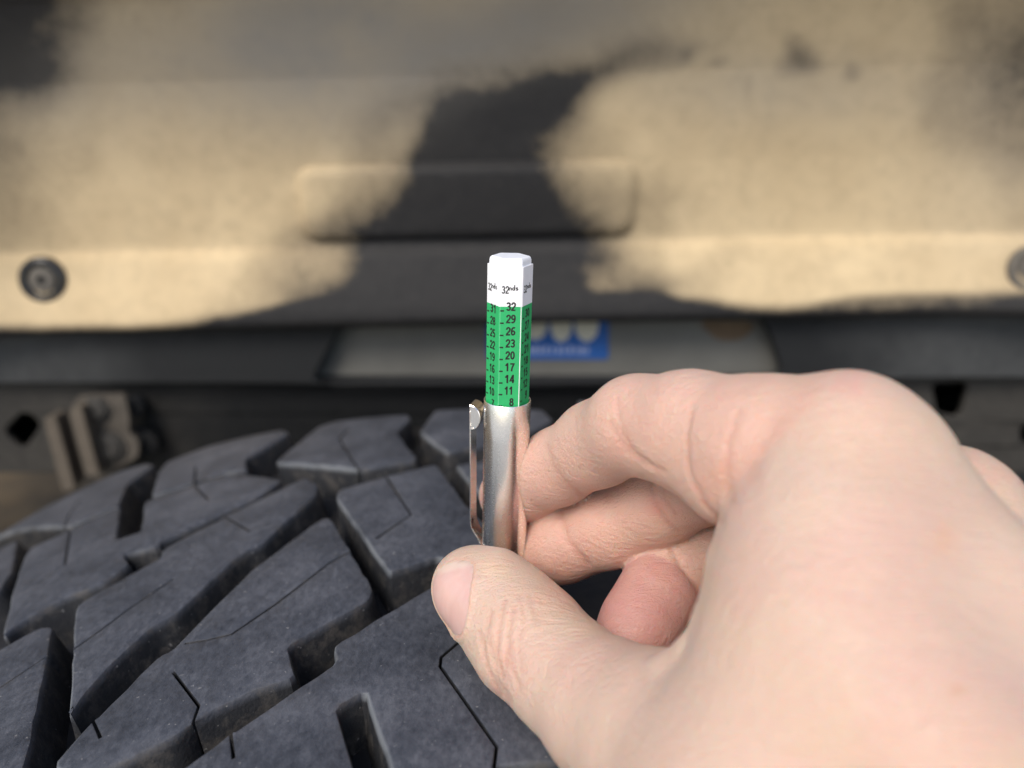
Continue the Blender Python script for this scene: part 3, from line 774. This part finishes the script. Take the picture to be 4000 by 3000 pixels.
def smin(a, b, k):
    h = np.clip(0.5 + 0.5 * (b - a) / k, 0, 1)
    return b + (a - b) * h - k * h * (1 - h)
def d_seg(P, a, ra, b, rb):
    ba = b - a; pa = P - a
    h = np.clip(pa @ ba / (ba @ ba), 0, 1)
    return np.linalg.norm(pa - h[:, None] * ba, axis=1) - (ra + (rb - ra) * h)
def d_chain(P, ch, k):
    d = None
    for (a, ra), (b, rb) in zip(ch[:-1], ch[1:]):
        e = d_seg(P, a, ra, b, rb); d = e if d is None else smin(d, e, k)
    return d
def d_palm(P):
    d = None
    for ch in PALM:
        e = d_chain(P, ch, 4.0); d = e if d is None else smin(d, e, 5.0)
    return d
def d_hand(P):
    pm = d_palm(P); F_ = {nm: d_chain(P, ch, 2.5) for nm, ch in FING.items()}
    F_['index'] = smin(F_['index'], F_.pop('index_pad'), 2.2)
    F_['ring'] = smin(F_['ring'], F_.pop('ring_tip'), 0.5)
    out = None
    for nm, f in F_.items():
        f = smin(pm, f, {'thumb': 4.0, 'index': 2.0}.get(nm, 4.0))
        out = f if out is None else smin(out, f, 0.7)
    return smin(out, d_chain(P, WEB, 1.5), 1.3)
HS = 0.6
lo = np.array([-20.0, -132.0, 34.0]); hi = np.array([140.0, 12.0, 186.0])
nb = np.ceil((hi - lo) / HS / 16).astype(int); NG = nb * 16 + 1
vals = np.empty(NG, np.float32)
ctr = np.stack(np.meshgrid(*[lo[i] + (np.arange(nb[i]) * 16 + 8) * HS for i in range(3)], indexing='ij'), -1).reshape(-1, 3)
dc = d_hand(ctr).reshape(nb)
vals[:] = 10.0
loc = np.stack(np.meshgrid(*[np.arange(17) * HS] * 3, indexing='ij'), -1).reshape(-1, 3)
for bi in np.argwhere(np.ones(nb, bool)):
    i, j, k = bi; c = dc[i, j, k]; sl = tuple(slice(q * 16, q * 16 + 17) for q in bi)
    if abs(c) > 8 * HS * 1.74 + 4.0:
        if c < 0: vals[sl] = -10.0
        continue
    vals[sl] = d_hand(loc + lo + bi * 16 * HS).reshape(17, 17, 17)
vals[0] = vals[-1] = 10; vals[:, 0] = vals[:, -1] = 10; vals[:, :, 0] = vals[:, :, -1] = 10
ins = vals < 0
def corner(A, i, j, k): return A[i:A.shape[0] - 1 + i, j:A.shape[1] - 1 + j, k:A.shape[2] - 1 + k]
cnt = sum(corner(ins, i, j, k).astype(np.int8) for i in (0, 1) for j in (0, 1) for k in (0, 1))
act = (cnt > 0) & (cnt < 8); ac = np.argwhere(act)
cid = np.full(act.shape, -1, np.int32); cid[act] = np.arange(len(ac))
acc = np.zeros((len(ac), 3)); num = np.zeros(len(ac))
for ax in range(3):
    o1, o2 = [q for q in range(3) if q != ax]
    for a in (0, 1):
        for b in (0, 1):
            p0 = ac.copy(); p0[:, o1] += a; p0[:, o2] += b; p1 = p0.copy(); p1[:, ax] += 1
            v0 = vals[tuple(p0.T)]; v1 = vals[tuple(p1.T)]; m = (v0 < 0) != (v1 < 0)
            t = np.where(m, v0 / np.where(m, v0 - v1, 1), 0)
            q = p0.astype(float); q[:, ax] += t
            acc[m] += q[m]; num[m] += 1
HV = lo + acc / num[:, None] * HS
quads = []
for ax in range(3):
    o1, o2 = (ax + 1) % 3, (ax + 2) % 3
    A = np.moveaxis(ins, ax, 0); sc = np.argwhere(np.moveaxis(A[1:] != A[:-1], 0, ax)); 
    sc = sc[(sc[:, o1] > 0) & (sc[:, o2] > 0) & (sc[:, o1] < NG[o1] - 1) & (sc[:, o2] < NG[o2] - 1)]
    def cc(d1, d2):
        q = sc.copy(); q[:, o1] += d1; q[:, o2] += d2; return cid[tuple(q.T)]
    qd = np.stack([cc(-1, -1), cc(0, -1), cc(0, 0), cc(-1, 0)], 1)
    fl = ins[tuple(sc.T)]
    qd[~fl] = qd[~fl][:, ::-1]
    quads.append(qd)
HQ = np.concatenate(quads); HQ = HQ[(HQ >= 0).all(1)]
def relax(Vt, it, lam=0.5):
    e = np.concatenate([HQ[:, [0, 1]], HQ[:, [1, 2]], HQ[:, [2, 3]], HQ[:, [3, 0]]]); e = np.concatenate([e, e[:, ::-1]])
    dg = np.bincount(e[:, 0], minlength=len(Vt)).astype(float)
    for _ in range(it):
        s = np.stack([np.bincount(e[:, 0], Vt[e[:, 1], q], minlength=len(Vt)) for q in range(3)], 1) / dg[:, None]
        Vt = Vt + lam * (s - Vt)
    return Vt
def grad(P, e=0.35):
    g_ = np.stack([d_hand(P + np.eye(3)[q] * e) - d_hand(P - np.eye(3)[q] * e) for q in range(3)], 1)
    return g_ / (np.linalg.norm(g_, axis=1, keepdims=True) + 1e-9)
HV = relax(HV, 2)
HN = grad(HV); HV = HV - HN * d_hand(HV)[:, None]
HV = relax(HV, 1, 0.4)
# which finger each vertex belongs to
names = list(FING)
DF = np.stack([d_chain(HV, FING[nm], 2.5) for nm in names] + [d_palm(HV)], 1)
LAB = DF.argmin(1)
PU = 2000 + F * HV[:, 0] / HV[:, 2]; PV = 1500 - F * HV[:, 1] / HV[:, 2]; MMPX = HV[:, 2] / F
front = (HN * HV).sum(1) < 0
def poly_dist(pts):
    d = np.full(len(HV), 1e9)
    for (u0, v0), (u1, v1) in zip(pts[:-1], pts[1:]):
        ab = np.array([u1 - u0, v1 - v0], float); pa = np.stack([PU - u0, PV - v0], 1)
        h = np.clip(pa @ ab / (ab @ ab), 0, 1); d = np.minimum(d, np.linalg.norm(pa - h[:, None] * ab, axis=1))
    return d * MMPX
disp = np.zeros(len(HV)); crease = np.zeros(len(HV))
def cr(fing, pts, depth, wd):
    ok = front if fing is None else front & np.isin(LAB, [(names + ['palm']).index(f) for f in fing])
    g_ = np.where(ok, np.exp(-(poly_dist(pts) / wd) ** 2), 0)
    disp[:] -= depth * g_; crease[:] = np.maximum(crease, g_ * min(1, depth / 0.35))
I, Mi, Ri, Th = ['index', 'index_pad', 'palm'], ['middle'], ['ring', 'ring_tip'], ['thumb', 'palm']
cr(I, [(2135,1745),(2165,1830),(2215,1890),(2285,1940)], 0.22, 0.45)
cr(I, [(2412,1560),(2425,1680),(2470,1760),(2540,1820)], 0.22, 0.4)
cr(I, [(2385,1650),(2440,1750),(2500,1800),(2590,1840)], 0.25, 0.45)
cr(I, [(2705,1580),(2682,1700),(2685,1800),(2700,1870),(2760,1980),(2815,2040)], 0.28, 0.4)
cr(I, [(2890,1600),(2848,1720),(2838,1850),(2855,1960)], 0.25, 0.6)
cr(I, [(3040,1640),(2970,1760),(2920,1860)], 0.15, 1.2)
cr(Mi, [(2540,1885),(2555,1960),(2600,2030),(2650,2075)], 0.30, 0.45)
cr(Mi, [(2580,1870),(2592,1940),(2640,2010)], 0.22, 0.4)
cr(Mi, [(2192,2010),(2215,2110),(2290,2200)], 0.30, 0.8)
cr(Ri, [(2606,2132),(2660,2210),(2728,2302)], 0.55, 0.42)
cr(Ri, [(2540,2215),(2620,2270),(2690,2350)], 0.14, 0.5)
for pts, dp in (([(1975,2344),(1939,2542),(1963,2651)], .24), ([(2012,2374),(1988,2482),(1975,2603)], .24), ([(1891,2482),(1885,2573)], .2), ([(2072,2337),(2096,2422)], .16),
                ([(1921,2386),(1903,2458),(1933,2603)], .22), ([(1873,2470),(1900,2600),(1955,2720)], .22), ([(2030,2330),(2050,2420),(2030,2500)], .14), ([(2110,2340),(2118,2420)], .12),
                ([(1990,2500),(2000,2610),(2030,2690)], .15), ([(1925,2560),(1945,2660),(1990,2740)], .18), ([(2030,2540),(2040,2630)], .10)):
    cr(Th, pts, dp * 1.25, 0.42)
rng = np.random.default_rng(7)
def fbm(P, sc, seed):                                           # cheap smooth noise from random sines
    r = np.random.default_rng(seed); s = 0
    for q in range(10):
        k = r.normal(size=3) * sc; s = s + np.sin(P @ k + r.uniform(0, 6.28)) / 10
    return s
disp += 0.26 * fbm(HV, 0.12, 1) + 0.12 * fbm(HV, 0.35, 2) + 0.05 * fbm(HV * np.array([0.45, 1.0, 1.0]), 1.6, 3)
# fine transverse skin lines on the thumb base and the back of the hand
# ---- thumb nail frame
NC = px(1758, 2340, 143.0)
nt_ax = np.array([-0.20, 0.93, 0.28]); nt_ax /= np.linalg.norm(nt_ax)
nn_ax = np.array([-0.74, -0.20, -0.62]); nn_ax -= nt_ax * (nn_ax @ nt_ax); nn_ax /= np.linalg.norm(nn_ax)
nb_ax = np.cross(nt_ax, nn_ax); nb_ax = nb_ax if nb_ax[0] > 0 else -nb_ax
NL, NW = 6.5, 5.15
rel = HV - NC; la = rel @ nt_ax / NL; lb = rel @ nb_ax / NW
nr = (np.abs(la) ** 2.6 + np.abs(lb) ** 2.6) ** (1 / 2.6)
onnail = (LAB == names.index('thumb')) & (HN @ nn_ax > 0.1)
ring_ = np.where(onnail, np.exp(-((nr - 1.11) / 0.10) ** 2) * (1 - sstep(0.2, 0.85, la)) * sstep(-1.15, -0.7, lb), 0)
disp += 0.5 * ring_
disp -= np.where(onnail, 0.55 * (nr < 1.0), 0)
HV2 = HV + HN * disp[:, None]
tone = np.tile(np.array([0.61, 0.443, 0.348]), (len(HV), 1))
def blend(m, c):
    global tone
    m = np.clip(m, 0, 1)[:, None]; tone = tone * (1 - m) + np.array(c) * m
blend(np.clip(fbm(HV, 0.10, 5) * 3.0 + 0.15, 0, 0.7), (0.61, 0.443, 0.318))
blend(np.clip(fbm(HV, 0.17, 6) * 3.0, 0, 0.6), (0.60, 0.40, 0.325))
for nm in ('index', 'index_pad', 'middle', 'ring', 'ring_tip', 'pinky'):
    li = names.index(nm); tip = FING[nm][-1][0]
    dd = np.linalg.norm(HV - tip, axis=1); blend(np.where(LAB == li, (0 if nm in ('index_pad', 'ring') else 0.75) * np.exp(-(dd / 20) ** 2), 0), (0.56, 0.275, 0.24))
    blend(np.where(LAB == li, 0.6, 0), (0.62, 0.365, 0.285))
blend(np.where(LAB == names.index('ring_tip'), 0.65, 0), (0.49, 0.23, 0.215))  # darker rose ring fingertip: blood colour plus shade painted into the tone
blend(0.5 * crease, (0.50, 0.22, 0.155))
blend(np.where(onnail, 0.55 * np.exp(-((nr - 1.02) / 0.06) ** 2), 0), (0.52, 0.27, 0.20))
def spot(u, v, r, c, k): blend(np.where(front, k * np.exp(-(((PU - u) / r) ** 2 + ((PV - v) / r) ** 2)), 0), c)
spot(3735, 2700, 28, (0.55, 0.27, 0.15), 0.6); spot(3690, 2130, 60, (0.66, 0.36, 0.22), 0.35); spot(3690, 2070, 40, (0.66, 0.36, 0.22), 0.3)
spot(2800, 1880, 70, (0.64, 0.33, 0.25), 0.4); spot(2420, 1760, 55, (0.64, 0.33, 0.25), 0.35); spot(2560, 1980, 40, (0.62, 0.25, 0.2), 0.5)
spot(2200, 2300, 70, (0.66, 0.31, 0.25), 0.4); spot(3330, 1470, 90, (0.66, 0.36, 0.32), 0.4); spot(1930, 2200, 60, (0.74, 0.56, 0.38), 0.5)
HO = c2w(px(4000, 3300, 95))
hw = c2w(HV2) - HO
me = bpy.data.meshes.new('person')
me.vertices.add(len(hw)); me.vertices.foreach_set('co', hw.astype(np.float32).ravel())
me.loops.add(HQ.size); me.loops.foreach_set('vertex_index', HQ.astype(np.int32).ravel())
me.polygons.add(len(HQ)); me.polygons.foreach_set('loop_start', np.arange(0, HQ.size, 4, dtype=np.int32))
me.update(calc_edges=True); me.validate()
me.polygons.foreach_set('use_smooth', np.ones(len(me.polygons), bool))
ca = me.color_attributes.new('tone', 'FLOAT_COLOR', 'POINT')
ca.data.foreach_set('color', np.c_[tone, np.ones(len(tone))].astype(np.float32).ravel())
me.materials.append(M['skin'])
person = bpy.data.objects.new('person', me); person.location = HO; COL.objects.link(person)
person['label'] = 'pale bare right hand reaching in, pinching a small tread depth gauge between thumb and fingers'
person['category'] = 'person'
import bmesh
bm = bmesh.new(); bm.from_mesh(me); bmesh.ops.recalc_face_normals(bm, faces=bm.faces); bm.to_mesh(me); bm.free()
# nail plate: laid on the thumb, gently domed, 0.35 mm thick
n1, n2 = 22, 18; P0 = []
for i in range(n1 + 1):
    for j in range(n2 + 1):
        a = -1 + 2 * i / n1; b = -1 + 2 * j / n2
        # square to superellipse
        m = max(abs(a), abs(b)); L_ = (abs(a) ** 2.8 + abs(b) ** 2.8) ** (1 / 2.8)
        if L_ > 1e-6: a, b = a * m / L_, b * m / L_
        P0.append(NC + nt_ax * a * NL + nb_ax * b * NW + nn_ax * 6)
P0 = np.array(P0)
for _ in range(60): P0 -= nn_ax * np.clip(d_hand(P0), -1, 1)[:, None] * 0.5
P0 += nn_ax * (0.02 + 0.06)
Vn = np.concatenate([P0, P0 - nn_ax * 0.6]); K = len(P0); Fn = []
idx = np.arange(K).reshape(n1 + 1, n2 + 1)
for i in range(n1):
    for j in range(n2):
        q = (idx[i, j], idx[i + 1, j], idx[i + 1, j + 1], idx[i, j + 1]); Fn.append(q); Fn.append(tuple(x + K for x in q[::-1]))
bd = list(idx[0, :]) + list(idx[1:, -1]) + list(idx[-1, -2::-1]) + list(idx[-2:0:-1, 0])
for k in range(len(bd)):
    a, b = bd[k], bd[(k + 1) % len(bd)]; Fn.append((a, b, b + K, a + K))
nail = obj('thumbnail', c2w(Vn), Fn, M['nail'], person, True, HO); fix_normals(nail); autosmooth(nail, 45)
at = nail.data.attributes.new('free_edge', 'FLOAT', 'POINT'); lav = ((P0 - NC) @ nt_ax) / NL; fev = sstep(0.74, 0.84, lav) * 0.4
at.data.foreach_set('value', np.r_[fev, fev].astype(np.float32))
print('hand', len(HV), 'quads', len(HQ))
